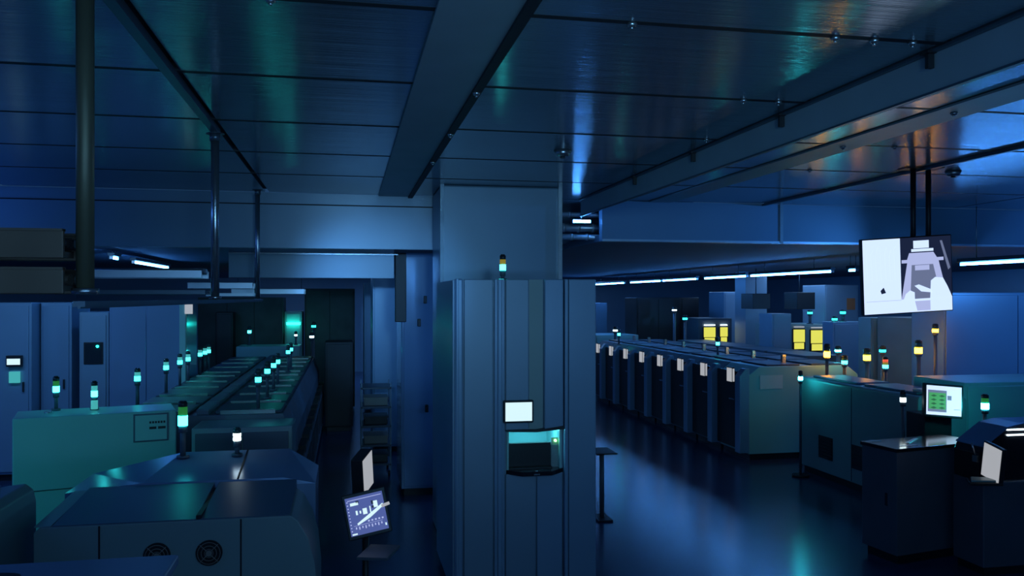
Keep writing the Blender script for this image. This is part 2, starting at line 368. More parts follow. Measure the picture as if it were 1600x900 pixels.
MB().box(lx(1.335), lx(1.535), 0.0, 0.028, 1.47, H-0.004, bev=0.006).box(lx(1.335), lx(1.60), 0.0, 0.028, 0.1, 1.09, bev=0.006).build('front_panel', 'panel', t)
MB().box(lx(1.545), lx(1.665), 0.02, 0.03, 1.47, H-0.004).build('dark_channel', 'machine', t)
MB().box(lx(1.67), lx(1.835), -0.035, 0.028, 1.475, H, bev=0.008).box(lx(1.61), lx(1.835), -0.002, 0.028, 0.1, 1.09, bev=0.006).build('front_panel', 'panel_blue', t)
MB().box(lx(1.845), lx(1.875), -0.05, 0.028, 0.1, H, bev=0.006).build('edge_strip', 'panel_blue', t)
MB().box(lx(1.885), lx(2.13), -0.03, 0.028, 0.1, H, bev=0.008).build('door', 'panel_blue', t)
# screen
s = MB().box(lx(1.308), lx(1.567), -0.055, -0.002, 1.537, 1.727, bev=0.006).build('monitor', 'black', t)
MB().box(lx(1.322), lx(1.553), -0.058, -0.054, 1.553, 1.712).build('screen', 'screen_white', s)
# recess interior
r = MB()
r.box(lx(rx0)+0.001, lx(rx1)-0.001, 0.50, 0.549, rz0, rz1-0.001)
r.box(lx(rx0)+0.001, lx(rx0)+0.02, 0.02, 0.5, rz0, rz1-0.001).box(lx(rx1)-0.02, lx(rx1)-0.001, 0.02, 0.5, rz0, rz1-0.001)
r.box(lx(rx0)+0.001, lx(rx1)-0.001, 0.02, 0.5, rz0, rz0+0.012)
rr = r.build('recess_lining', 'machine_pale', t)
MB().prism([(lx(rx0)-0.01, rz1), (lx(rx0)-0.01, rz1+0.012), (lx(1.6), rz1+0.008), (lx(rx1)+0.005, rz1+0.04), (lx(rx1)+0.005, rz1+0.01), (lx(1.6), rz1-0.01)], 'y', -0.04, 0.02).build('recess_lip', 'black', t)
MB().box(lx(rx0)+0.022, lx(rx1)-0.08, 0.03, 0.49, rz0+0.0125, rz0+0.035, bev=0.004).box(lx(1.38), lx(1.76), 0.10, 0.14, rz0+0.034, rz0+0.1).build('recess_tray', 'black', rr)
bb = MB().box(lx(1.38), lx(1.80), 0.10, 0.14, rz0+0.1, rz0+0.235)
bb.build('feeder_block', 'black', rr)
MB().box(lx(1.40), lx(1.78), 0.16, 0.20, rz1-0.03, rz1-0.015).build('recess_lamp', 'recess_light', rr)
for k in range(3): MB().cyl((lx(1.50)+k*0.075, 0.493, rz1-0.075), (lx(1.50)+k*0.075, 0.50, rz1-0.075), 0.016, 12).build('dial', 'cap_dark', rr)
v = MB()
for k in range(4): v.box(lx(1.765), lx(1.815), 0.07, 0.078, rz0+0.06+k*0.045, rz0+0.085+k*0.045)
v.box(lx(1.755), lx(1.834), 0.08, 0.10, rz0+0.01, rz1-0.08)
v.build('side_grille', 'machine', rr)
MB().cyl((lx(1.79), 0.06, rz1-0.105), (lx(1.79), 0.079, rz1-0.105), 0.011, 12).build('status_lamp', 'led_green', rr)
MB().prism([(lx(1.345), 0.02), (lx(1.46), -0.10), (lx(1.72), -0.10), (lx(1.845), 0.02), (lx(1.80), 0.25), (lx(1.39), 0.25)], 'z', rz0-0.012, rz0+0.012+0.012).build('shelf', 'black_gloss', t)
MB().cyl((lx(1.585), -0.085, rz0+0.022), (lx(1.585), -0.085, rz0+0.03), 0.012, 12).box(lx(1.56), lx(1.61), -0.104, -0.1, rz0-0.004, rz0+0.006).build('latch', 'steel', t)
tower(t, lx(1.335), 0.14, H-0.012, 0.115, 0.026, 'lit_cyan_hot', 'cap_dark', ('lit_yellow',), seg=0.05)

# narrow side table behind the cabinet
t = thing('side_table', 'narrow dark pedestal table sticking out right of the tall centre cabinet', 'table', (2.95, 9.42, 0))
MB().box(-0.12, 0.13, -0.2, 0.2, 0.785, 0.805, bev=0.006).build('table_top', 'black', t)
MB().cyl((0, 0, 0.02), (0, 0, 0.785), 0.028, 16).build('pedestal', 'machine_dark', t)
MB().box(-0.09, 0.09, -0.16, 0.16, 0, 0.02, bev=0.006).build('base', 'black', t)

# ------------------------------------------------------------------ ducts in the gap beside the column
for i, (x, z, r, y0) in enumerate(((2.5, 3.66, 0.03, 10.2), (2.5, 3.52, 0.05, 10.5), (2.5, 3.37, 0.035, 10.1), (2.5, 3.44, 0.03, 10.8))):
    o = MB().cyl((0, 0, 0), (1.6, 0, 0), r, 16)
    for k in range(8): o.cyl((k*0.2+0.05, 0, 0), (k*0.2+0.08, 0, 0), r*1.2, 16)
    for k in (0.1, 1.5): o.cyl((k, 0, 0), (k, 0, CH-z-0.001), 0.006, 8)
    o = o.build('air_pipe', 'tray_bright' if i != 3 else 'steel', None, (x, y0, z))
    tag(o, ['thin shiny pipe, highest in the gap right of the centre column', 'thick shiny pipe in the middle of the gap right of the centre column',
            'lowest shiny pipe in the gap right of the centre column', 'thin steel pipe between the thick and the lowest pipe beside the column'][i], 'pipe', 'shiny pipes beside the column')
struct(box(2.28, 4.2, 11.5, 11.6, 3.38, CH).build('trim_16', 'wall'))
struct(box(2.2, 4.3, BK+0.125, 11.7, CH, CH+0.05).build('trim_17', 'ceil'))
o = MB().box(-0.12, 0.12, -0.02, 0.02, 0, 0.05, bev=0.005).box(-0.11, 0.11, -0.03, -0.02, 0.008, 0.042, mi=1).cyl((0, 0, 0.05), (0, 0, CH-3.531), 0.006, 8).build('pipe_glint', ['steel', 'tube'], None, (2.86, 9.98, 3.53))  # glowing bar added to give the bright glints between the pipes
tag(o, 'small glowing bar added for glints among the pipes right of the centre column', 'lamp')

# ------------------------------------------------------------------ left front: oven with sloping lids
t = thing('reflow_oven', 'large low machine at the lower left with two sloping dark lids and two round fans', 'machine', (-1.02, 5.9, 0), rz=0.0)
XL, XR = -0.79, 0.70
YA, YB, YC, YD = -0.55, 0.20, 0.26, 0.85
pts = [(XL, 0.08), (XR+0.14, 0.08), (XR+0.14, 0.75), (XR+0.12, 0.95), (XR+0.08, 1.10), (XR+0.02, 1.21), (XR-0.02, 1.245), (XL+0.03, 1.245), (XL, 1.215)]
MB().prism(pts, 'y', YA, YB, bev=0.006).build('front_body', 'machine', t)
MB().box(XL+0.05, XR+0.05, YA+0.05, YD-0.05, 0, 0.09).build('plinth', 'black', t)
s = MB()
for x in (-0.43, 0.38): s.box(x-0.005, x+0.005, YA-0.003, YA+0.001, 0.1, 1.24)
s.build('panel_seam', 'seam', t)
# two lids, split by a slanting dark gap
zA, zB = 1.252, 1.315
def lidpoly(xa0, xa1, xb0, xb1):
    return MB().hull([(xa0, YA+0.01, zA-0.006), (xa1, YA+0.01, zA-0.006), (xb1, YB, zA-0.006), (xb0, YB, zA-0.006)],
                     [(xa0, YA+0.01, zA), (xa1, YA+0.01, zA), (xb1, YB, zB), (xb0, YB, zB)])
lidpoly(XL+0.10, 0.115, XL+0.10, 0.115).build('lid', 'lid', t)
lidpoly(0.145, XR-0.03, 0.145, XR-0.03).build('lid', 'lid', t)
MB().hull([(XL, YA+0.01, zA-0.006), (XL+0.09, YA+0.01, zA-0.006), (XL+0.09, YB, zA-0.006), (XL, YB, zA-0.006)],
          [(XL, YA+0.01, zA-0.002), (XL+0.09, YA+0.01, zA-0.002), (XL+0.09, YB, zB-0.02), (XL, YB, zB-0.02)]).build('lid_edge', 'machine', t)
MB().box(0.115, 0.145, YA+0.02, YB, zA-0.006, zA+0.02).build('lid_gap', 'seam', t)
# rear hood with chamfered ends
hood = MB()
hood.hull([(XL-0.06, YB+0.005, 0.1), (XR+0.10, YB+0.005, 0.1), (XR+0.10, YD, 0.1), (XL-0.06, YD, 0.1)],
          [(XL-0.06, YB+0.005, 1.28), (XR+0.10, YB+0.005, 1.28), (XR+0.10, YD, 1.28), (XL-0.06, YD, 1.28)])
hood.hull([(XL-0.06, YB+0.005, 1.2801), (XR+0.10, YB+0.005, 1.2801), (XR+0.10, YD, 1.2801), (XL-0.06, YD, 1.2801)],
          [(XL+0.42, YB+0.02, 1.325), (XR-0.12, YB+0.02, 1.325), (XR-0.12, YD, 1.42), (XL+0.58, YD, 1.42)])
hood.build('rear_hood', 'hoodblue', t)
MB().hull([(0.26, YB+0.03, 1.326), (0.272, YB+0.03, 1.326), (0.272, YD-0.01, 1.419), (0.26, YD-0.01, 1.419)],
          [(0.26, YB+0.03, 1.332), (0.272, YB+0.03, 1.332), (0.272, YD-0.01, 1.424), (0.26, YD-0.01, 1.424)]).build('hood_seam', 'seam', t)
for cx in (-0.105, 0.195):
    f = MB().cyl((cx, YA-0.012, 1.045), (cx, YA, 1.045), 0.078, 32)
    f = f.build('fan', 'black', t)
    gsp = MB()
    for rr_ in (0.025, 0.045, 0.066):
        for k in range(24):
            a0 = 2*PI*k/24; a1 = 2*PI*(k+1)/24
            gsp.cyl((cx+rr_*math.cos(a0), YA-0.018, 1.045+rr_*math.sin(a0)), (cx+rr_*math.cos(a1), YA-0.018, 1.045+rr_*math.sin(a1)), 0.0022, 5)
    for k in range(4):
        a = PI/4+k*PI/2; gsp.cyl((cx+0.012*math.cos(a), YA-0.018, 1.045+0.012*math.sin(a)), (cx+0.074*math.cos(a), YA-0.018, 1.045+0.074*math.sin(a)), 0.0028, 5)
    gsp.cyl((cx, YA-0.022, 1.045), (cx, YA-0.012, 1.045), 0.018, 16)
    gsp.build('fan_guard', 'machine_warm', f)
# signal lamps standing on the hood
tower(t, -0.19, YD-0.13, 1.40, 0.28, 0.033, 'lit_cyan_hot', 'cap_dark', ('lit_green',), seg=0.075)
tower(t, 0.20, YD-0.13, 1.40, 0.145, 0.028, 'lit_white', 'lens_off', (), two=True, seg=0.055)

# rounded machine at the left frame edge
t = thing('rounded_machine', 'dark machine with a rounded shoulder at the left edge beside the oven', 'machine', (-2.22, 5.2, 0))
pts = [(-0.6, 0.08), (0.26, 0.08), (0.26, 1.30), (0.245, 1.37), (0.20, 1.41), (0.10, 1.40), (-0.10, 1.36), (-0.6, 1.30)]
MB().prism(pts, 'y', -0.30, 0.65, bev=0.008).build('body', 'machine', t)
MB().prism([(-0.6, 1.31), (-0.1, 1.372), (0.08, 1.41), (0.02, 1.45), (-0.15, 1.46), (-0.6, 1.42)], 'y', -0.2, 0.6, bev=0.006).build('cover', 'hoodblue', t)
MB().box(-0.55, 0.2, -0.25, 0.6, 0, 0.09).build('plinth', 'black', t)

# machine whose glossy top cuts the lower left corner
t = thing('glossy_machine', 'glossy blue machine top cutting across the bottom left corner of the view', 'machine', (-1.2, 2.6, 0))
MB().box(-0.62, 0.60, -0.5, 0.48, 0.08, 1.66, bev=0.01).build('body', 'machine', t)
MB().box(-0.66, 0.62, -0.5, 0.50, 1.66, 1.70, bev=0.008).build('top_cover', 'hoodblue', t)
MB().prism([(0.10+0.07*math.cos(a), 0.33+0.05*math.sin(a)) for a in [2*PI*i/20 for i in range(20)]], 'z', 1.70, 1.706).build('cable_hole', 'black', t)
MB().box(-0.58, 0.56, -0.45, 0.44, 0, 0.085).build('plinth', 'black', t)

# ------------------------------------------------------------------ left row
t = thing('teal_cabinet', 'pale teal-lit box cabinet with a framed label plate at its upper right, behind the oven', 'cabinet', (-2.22, 8.12, 0), rz=0.27)
MB().box(-0.66, 0.67, 0, 0.55, 0.08, 1.55, bev=0.012).build('body', 'machine_pale', t)
MB().box(-0.62, 0.63, 0.04, 0.5, 0, 0.085).build('plinth', 'black', t)
MB().box(-0.64, 0.65, -0.006, 0.001, 0.90, 0.906).build('panel_seam', 'seam', t)
p = MB().box(0.30, 0.60, -0.012, 0.001, 1.27, 1.53, bev=0.003).build('label_frame', 'rail', t)
p2 = MB().box(0.315, 0.585, -0.016, -0.011, 1.285, 1.515).build('label_plate', 'machine_pale', p)
q = MB()
for i in range(6): q.box(0.435+i*0.024, 0.452+i*0.024, -0.018, -0.0155, 1.438, 1.458)
for a, c in ((0.435, 0.495), (0.51, 0.575)): q.box(a, c, -0.018, -0.0155, 1.385, 1.408)
q.build('label_marks', 'black', p)
MB().cyl((-0.40, 0.28, 1.55), (-0.40, 0.28, 1.56), 0.03, 16).build('cap', 'steel', t)
tower(t, -0.02, 0.35, 1.55, 0.15, 0.027, 'lit_cyan_hot', 'cap_dark', ('lit_dim',))
MB().cyl((-0.02, 0.35-0.03, 1.56), (-0.02, 0.35-0.03, 1.64), 0.03, 16).build('lower_lamp', 'lit_dim', t)
tower(t, -0.34, 0.45, 1.55, 0.20, 0.027, 'lit_cyan_hot', 'cap_dark', ('lit_green',))

edges = [8.95, 9.75, 10.55, 11.45, 12.2, 13.05, 13.7, 14.7, 15.6, 16.5, 17.4]
RL = {0: [9.05], 1: [10.07], 2: [10.92], 3: [11.56], 5: [13.59], 6: [14.26]}
LL = {0: [9.52], 2: [10.96], 3: [11.83], 4: [12.42], 5: [13.4], 6: [13.85, 14.2]}
names = ['nearest', 'second', 'third', 'fourth', 'fifth', 'sixth', 'seventh', 'eighth', 'ninth', 'farthest']
def smt_left(i):
    y0, y1 = edges[i], edges[i+1]; L = y1-y0
    t = thing('placement_machine', '%s machine of the long low row on the left, counted from the oven' % names[i], 'machine', (-1.45, y0, 0), group='machines in the left row')
    MB().prism([(-0.86, 0.10), (0.98, 0.10), (0.98, 0.80), (0.90, 0.86), (0.90, 1.12), (0.80, 1.40), (-0.84, 1.40), (-0.86, 1.36)], 'y', 0.01, L-0.01, bev=0.008).build('body', 'row_grey', t)
    MB().box(-0.82, 0.88, 0.05, L-0.05, 0, 0.11).build('plinth', 'black', t)
    for sx in (-1, 1):
        x0 = 0.12 if sx > 0 else -0.80
        MB().box(x0, x0+0.66, 0.06, L-0.06, 1.40, 1.43, bev=0.01).build('hatch', 'row_lid', t)
        MB().box(x0+0.05, x0+0.60, 0.03, 0.05, 1.40, 1.447, bev=0.003).build('hatch_edge', 'steel', t)
    MB().box(0.903, 0.985, 0.12, L-0.12, 0.82, 0.90).box(0.978, 0.99, 0.1, L-0.1, 0.25, 0.70).build('feeder_bay', 'black', t)
    MB().box(-0.06, 0.06, 0.03, L-0.03, 1.40, 1.46, bev=0.01).build('centre_spine', 'row_grey', t)
    for y in RL.get(i, []): tower(t, 0.54, y-y0, 1.43, 0.32, 0.030, 'lit_row', 'lens_off', ('lens_off',), seg=0.05)
    for y in LL.get(i, []): tower(t, -0.75, y-y0, 1.40, 0.34, 0.030, 'lit_row', 'lens_off', ('lit_dim',), seg=0.05)
for i in range(10): smt_left(i)
# end cover of the row, right of the teal cabinet
cabinet('end_cabinet', 'dark green-grey end cabinet behind the white-banded lamp of the oven', 'cabinet', -1.45, -0.52, 8.35, 8.90, 1.36, 'machine', doors=2, dm='machine_dark')

# ------------------------------------------------------------------ left hall: tall cabinets behind the row
cabinet('tall_cabinet', 'tall blue cabinet at the far left edge with a small lit screen', 'cabinet', -6.2, -4.42, 13.0, 14.0, 2.54, 'panel_blue', 2)
o = thing('wall_panel', 'small bright white screen on the cabinet at the far left edge', 'screen', (-4.62, 12.9, 1.66))
MB().box(-0.10, 0.10, 0, 0.07, -0.03, 0.13, bev=0.006).build('housing', 'black', o)
MB().box(-0.085, 0.085, -0.004, 0.001, 0.0, 0.085).build('screen', 'screen_white', o)
MB().box(-0.07, 0.07, 0.02, 0.06, -0.26, -0.10, bev=0.006).build('keypad', 'lit_dim', o)
cabinet('tall_cabinet', 'pale blue tall cabinet between the far left cabinet and the dark slot', 'cabinet', -4.40, -3.98, 13.3, 14.2, 2.54, 'panel_blue', 1)
cabinet('tall_cabinet', 'tall blue-grey cabinet with a dark square window and a tiny lamp', 'cabinet', -3.82, -3.42, 13.1, 14.0, 2.40, 'panel', 1, handle=False)
o = thing('inspection_window', 'dark square window with tiny teal lamps on the tall cabinet left of the glossy panels', 'window', (-3.62, 13.06, 1.80))
MB().box(-0.13, 0.13, 0, 0.02, -0.16, 0.16, bev=0.006).build('frame', 'black', o)
MB().box(-0.11, 0.11, -0.006, 0.0, -0.14, 0.14).build('pane', 'glass_tint', o)
MB().cyl((0.06, -0.02, 0.10), (0.06, -0.006, 0.10), 0.018, 12).build('lamp', 'lit_cyan', o)
o = cabinet('tall_cabinet', 'wide glossy blue enclosure with a soft horizontal glow, left of the white post', 'cabinet', -3.40, -2.38, 13.05, 14.2, 2.56, 'panel_gloss', 2, handle=False)
o = MB().box(-0.045, 0.045, -0.045, 0.045, 0, 2.54, bev=0.008).build('post', 'machine_pale', None, (-2.37, 12.98, 0))
tag(o, 'pale grey post at the right end of the glossy blue enclosure', 'post')
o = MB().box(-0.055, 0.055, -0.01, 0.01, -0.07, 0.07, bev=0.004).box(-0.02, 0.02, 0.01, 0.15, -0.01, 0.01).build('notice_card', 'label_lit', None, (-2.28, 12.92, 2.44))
tag(o, 'small white card fixed beside the top of the pale post', 'sign')
cabinet('dark_enclosure', 'dark green-grey enclosure behind the left row, right of the pale post', 'cabinet', -3.2, -1.4, 19.2, 20.2, 2.62, 'dark_green', 3)
cabinet('open_rack', 'black open rack standing in front of the dark enclosure on the left', 'rack', -2.75, -2.40, 18.7, 19.1, 2.3, 'black', 1)
cabinet('dark_enclosure', 'large dark olive block at the end of the left aisle', 'cabinet', -0.95, 0.18, 19.6, 20.6, 2.82, 'dark_green', 2, handle=False)
cabinet('black_cabinet', 'low black cabinet in the dark left aisle below the olive block', 'cabinet', -0.42, 0.12, 16.6, 17.4, 1.75, 'black', 1, handle=False)
t = cabinet('teal_cabinet', 'low teal-lit box at the far end of the left row', 'cabinet', -2.2, -0.95, 17.6, 18.4, 1.62, 'machine_pale', 1, handle=False)
tower(t, -0.42, 0.1, 1.62, 0.28, 0.035, 'lit_cyan_hot', 'lens_off', ('lens_off',))
tower(t, 0.52, 0.1, 1.62, 0.20, 0.03, 'lit_white', 'lens_off', ('lens_off',), seg=0.03)
t = cabinet('teal_cabinet', 'far pale cabinet with a bright teal lamp band left of the olive block', 'cabinet', -1.38, -1.0, 19.4, 20.4, 2.30, 'machine_pale', 1, handle=False)
MB().cyl((-0.14, -0.60, 2.03), (0.16, -0.60, 2.03), 0.03, 12).build('lamp_band', 'lit_cyan', t)
# small signal lamps further back on the left
for i, (x, y, z, lit, lab) in enumerate(((-2.62, 22, 1.95, 'lit_cyan', 'small teal signal lamp left of the orange one in the far left hall'),
        (-2.10, 22, 1.93, 'lit_amber', 'small orange signal lamp in the far left hall'),
        (-1.92, 23, 2.14, 'lit_cyan', 'highest small teal signal lamp in the far left hall'),
        (-0.72, 18.9, 1.98, 'lit_cyan', 'teal signal lamp right of the teal lamp band'),
        (-0.74, 18.4, 1.77, 'lit_white', 'pale signal lamp lowest at the end of the left aisle'))):
    t = thing('signal_post', lab, 'signal lamp', (x, y, 0), group='signal lamps in the far left hall')
    MB().cyl((0, 0, 0), (0, 0, 0.03), 0.12, 20).build('base', 'black', t)
    tower(t, 0, 0, 0.03, z-0.03, 0.045, lit if lit != 'lit_amber' else 'lit_amber', 'cap_dark', ('lens_off',), base=False, seg=0.04)

# ------------------------------------------------------------------ corridor between the left row and the column
gc = cabinet('glossy_cabinet', 'tall glossy blue cabinet left of the centre column', 'cabinet', 0.70, 1.16, 11.0, 12.0, 3.20, 'panel_gloss', 1, handle=False)
for x, z in ((0.08, 2.58), (0.0, 2.28), (0.10, 1.15)):
    MB().box(x-0.022, x+0.022, -0.57, -0.52, z-0.05, z+0.05, bev=0.008).cyl((x, -0.59, z), (x, -0.57, z), 0.018, 12).build('latch', 'black', gc)
MB().box(-0.315, -0.17, -0.60, -0.522, 2.29, 3.19, bev=0.008).build('dark_panel', 'black', gc)
cabinet('grey_cabinet', 'blue-grey cabinet with a shiny edge in the corridor, left of the narrow dark panel', 'cabinet', 0.42, 0.95, 14.2, 15.2, 3.0, 'panel_blue', 1)
cabinet('grey_cabinet', 'far blue-grey cabinet in the corridor beside the olive block', 'cabinet', 0.38, 1.0, 19.0, 20.2, 2.95, 'panel', 1)
t = thing('shelf_trolley', 'dark trolley with stacked shelves in the corridor left of the glossy cabinet', 'trolley', (0.42, 12.6, 0))
for k in range(5): MB().box(-0.22, 0.22, -0.3, 0.3, 0.15+k*0.28, 0.18+k*0.28, bev=0.004).build('shelf', 'machine_dark', t)
for sx in (-0.22, 0.20):
    for sy in (-0.3, 0.28): MB().box(sx, sx+0.02, sy, sy+0.02, 0.08, 1.36).build('upright', 'rail', t)
for sx in (-0.19, 0.19):
    for sy in (-0.27, 0.27): MB().cyl((sx-0.015, sy, 0.04), (sx+0.015, sy, 0.04), 0.04, 16).build('wheel', 'black', t)
for k in range(4):
    o = MB().box(-0.17, 0.17, -0.22, 0.22, 0, 0.11, bev=0.01).box(-0.18, 0.18, -0.23, 0.23, 0.10, 0.12).build('storage_tray', 'machine_warm' if k % 2 else 'black', None, (0.42, 12.6, 0.181+k*0.28))
    tag(o, '%s tray on the dark corridor trolley' % ['lowest', 'second lowest', 'second highest', 'highest'][k], 'tray', 'trays on the corridor trolley')

# ------------------------------------------------------------------ operator panel beside the oven
def frame_obj(cx, cy, cz, yaw, pitch, roll): return Matrix.Translation((cx, cy, cz)) @ Matrix.Rotation(yaw, 4, 'Z') @ Matrix.Rotation(pitch, 4, 'X') @ Matrix.Rotation(roll, 4, 'Y')
t = thing('operator_panel', 'tilted operator touch screen with a blue display on a black arm right of the oven', 'screen', (0.07, 5.86, 0))
mnt = bpy.data.objects.new('monitor', None)
hous = MB().box(-0.150, 0.150, 0, 0.03, -0.155, 0.155, bev=0.006).build('monitor_housing', 'black', t, (0.065, 0, 1.105))
hous.rotation_euler = (math.radians(-14), math.radians(-11), 0)
sc = MB()
sc.box(-0.130, 0.130, -0.003, 0.001, -0.130, 0.130, mi=0)
def rect(a0, a1, c0, c1, mi): sc.box(a0, a1, -0.0045, -0.0032, c0, c1, mi=mi)
rect(-0.10, -0.045, 0.072, 0.092, 1)
for k in range(10): rect(-0.122, -0.114, -0.10+k*0.022, -0.093+k*0.022, 2)
for x, wd, hh in ((-0.065, .010, .022), (-0.04, .008, .014), (-0.008, .022, .030), (0.03, .006, .040)): rect(x-wd/1.5, x+wd/1.5, 0.02-hh/1.5, 0.02+hh/1.5, 1)
rect(0.055, 0.085, 0.03, 0.075, 1); rect(0.043, 0.058, 0.055, 0.08, 3); rect(0.043, 0.058, 0.03, 0.045, 3)
for k in range(9): rect(-0.09+k*0.022, -0.082+k*0.022, -0.088-(k % 2)*0.006, -0.074, 2)
for k in range(5): rect(0.0+k*0.024, 0.012+k*0.024, -0.055, -0.044, 2)
rect(-0.12, -0.085, -0.124, -0.114, 1); rect(0.112, 0.122, -0.105, -0.088, 1); rect(-0.06, -0.04, 0.085, 0.10, 3)
rect(-0.115, 0.12, 0.108, 0.112, 2); rect(-0.10, 0.10, -0.066, -0.064, 2)
# the bright diagonal bar of the display
sc.prism([(-0.075, -0.052), (-0.07, -0.064), (0.02, -0.03), (0.125, 0.03), (0.118, 0.048), (0.01, -0.008)], 'y', -0.0062, -0.0047, mi=1)
sc.build('display', ['screen_ui', 'screen_white', 'screen_mid', 'screen_dark'], hous)
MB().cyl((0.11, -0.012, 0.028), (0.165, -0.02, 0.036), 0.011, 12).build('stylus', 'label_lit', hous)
MB().cyl((0.06, 0.05, 0.02), (0.06, 0.05, 1.05), 0.022, 16).box(0.02, 0.10, 0.02, 0.07, 1.03, 1.16, bev=0.008).build('arm', 'black', t)
MB().box(-0.12, 0.22, -0.12, 0.20, 0, 0.025, bev=0.008).build('base', 'black', t)
MB().prism([(-0.03, -0.30), (0.17, -0.36), (0.27, -0.08), (0.07, -0.02)], 'z', 0.905, 0.925, bev=0.004).build('keyboard_tray', 'machine_dark', t, (0.02, -0.02, -0.02))
# twin screen seen from its edge, behind
t = thing('side_monitor', 'grey-white monitor turned edge-on above the blue operator screen', 'screen', (0.16, 6.55, 0))
h2 = MB().box(-0.13, 0.13, 0, 0.09, -0.145, 0.145, bev=0.006).build('monitor_housing', 'black', t, (0, 0, 1.25), (0, math.radians(-10), math.radians(72)))
MB().box(-0.12, 0.12, -0.004, 0.001, -0.135, 0.135).build('display', 'label_lit', h2)
MB().cyl((-0.02, 0.10, 0.02), (-0.02, 0.10, 1.15), 0.022, 16).box(-0.09, 0.0, 0.03, 0.12, 1.14, 1.24, bev=0.006).build('arm', 'black', t)
MB().box(-0.14, 0.12, -0.05, 0.25, 0, 0.025, bev=0.008).build('base', 'black', t)
# dark supply unit between the oven and the screens
0 and cabinet('supply_unit', 'dark low unit between the oven and the operator screen', 'cabinet', -0.10, 0.0, 5.75, 6.75, 1.16, 'machine_dark', 1, handle=False)

# ------------------------------------------------------------------ right row
RY = [12.32 + 1.05*i for i in range(8)]
def smt_right(i):
    y0 = RY[i]; L = 1.05
    t = thing('placement_machine', '%s machine of the right row, counted from the viewer, white display on front' % (names[i] if i < 7 else 'farthest'), 'machine', (6.15, y0, 0), group='machines in the right row')
    MB().prism([(0.16, 0.10), (2.1, 0.10), (2.1, 1.35), (1.9, 1.50), (0.35, 1.50), (0.16, 1.36)], 'y', 0.01, L-0.01, bev=0.008).build('body', 'machine_pale' if i == 0 else 'row_grey', t)
    MB().box(0.2, 2.0, 0.05, L-0.05, 0, 0.11).build('plinth', 'black', t)
    MB().prism([(0.0, 0.12), (0.17, 0.12), (0.17, 1.47), (0.10, 1.47), (0.0, 1.35)], 'y', 0.0, 0.17, bev=0.01).build('front_pillar', 'panel_blue', t)
    MB().box(0.10, 0.165, 0.18, L-0.02, 0.15, 1.40, bev=0.006).build('front_cover', 'black', t)
    dd = MB().box(0.02, 0.06, 0.30, 0.50, 1.22, 1.47, bev=0.005).build('display', 'black', t, (0, 0, 0), (0, 0, 0))
    MB().box(0.012, 0.02, 0.315, 0.485, 1.235, 1.455).box(0.025, 0.055, 0.294, 0.30, 1.24, 1.45).build('display_face', 'label_lit', dd)
    MB().box(0.08, 0.10, 0.35, 0.55, 0.93, 0.95).build('handle', 'steel', t)
    if i == 0:
        MB().box(0.35, 0.75, -0.002, 0.012, 1.14, 1.36, bev=0.002).build('label_plate', 'label', t)
        MB().box(1.2, 1.5, -0.06, 0.012, 0.35, 0.95, bev=0.03).build('side_bracket', 'machine_dark', t)
    for a in (0.5, 1.3): MB().box(a, a+0.6, 0.08, L-0.08, 1.50, 1.53, bev=0.01).build('hatch', 'row_lid', t)
    MB().box(0.97, 1.03, 0.4, 0.46, 1.50, 1.66).build('post', 'steel', t)
    if i in (2, 6): tower(t, 0.75 if i == 2 else 0.2, 0.3, 1.50, 0.24, 0.032, 'lit_cyan_hot', 'lens_off', ('lens_off',))
for i in range(8): smt_right(i)
# second row behind
for i in range(4):
    y = 14.5+1.6*i
    cabinet('placement_machine', '%s machine of the dark back row behind the right row' % ['nearest', 'second', 'third', 'farthest'][i], 'machine', 8.6, 9.4, y, y+1.5, 1.5, 'machine_dark', 2, side='-x', group='machines in the back row on the right')

# teal box left edge of right hall
cabinet('teal_cabinet', 'long low teal-lit box just right of the tall centre cabinet, behind the right row', 'cabinet', 6.7, 7.95, 22.0, 23.4, 1.58, 'machine_pale', 2, handle=False)
t = cabinet('tall_cabinet', 'pale blue cabinet at the far end of the right hall next to the centre cabinet', 'cabinet', 6.6, 8.0, 25.0, 26.0, 2.45, 'panel', 2)
cabinet('dark_rack', 'wide black equipment rack in the far middle of the right hall', 'rack', 8.0, 9.3, 22.3, 23.3, 2.62, 'black', 2)
cabinet('dark_rack', 'black rack left of the pale blue cabinet in the far right hall', 'rack', 9.35, 10.45, 23.6, 24.6, 2.62, 'black', 2)
cabinet('tall_cabinet', 'pale blue upright cabinet right of the two yellow windows', 'cabinet', 10.5, 11.2, 22.0, 23.0, 2.78, 'panel_blue', 1)
struct(box(10.15, 10.75, 20.0, 20.6, 0, LC-0.001).build('wall_column', 'panel'))

def yellow_machine(label, x0, x1, y, h, wins, m='machine'):
    t = cabinet('lit_machine', label, 'machine', x0, x1, y, y+1.2, h, m, 1, handle=False)
    cx = (x0+x1)/2
    for (a, c, z0, z1) in wins:
        f = MB().box(a-cx-0.02, c-cx+0.02, -0.65, -0.60, z0-0.02, z1+0.02, bev=0.004).build('window_frame', 'black', t)
        MB().box(a-cx, c-cx, -0.656, -0.649, z0+(z1-z0)*0.36, z1).box(a-cx+0.02, c-cx-0.02, -0.656, -0.649, z0, z0+(z1-z0)*0.32).build('pane', 'window_yellow', f)
        MB().box(a-cx+0.02, c-cx-0.02, -0.67, -0.62, z1+0.05, z1+0.075).build('lamp_strip', 'lit_white' if h > 2.0 else 'label_lit', f)
    return t
yellow_machine('machine with two yellow-lit windows beside the wide black rack', 9.45, 10.45, 21.4, 2.05, ((9.60, 9.94, 1.38, 1.80), (10.08, 10.30, 1.40, 1.80)), 'machine_dark')
t = yellow_machine('machine with two yellow-lit windows left of the big blue cabinet', 10.0, 11.27, 18.0, 1.98, ((10.33, 10.62, 1.40, 1.86), (10.78, 11.20, 1.36, 1.84)), 'machine')
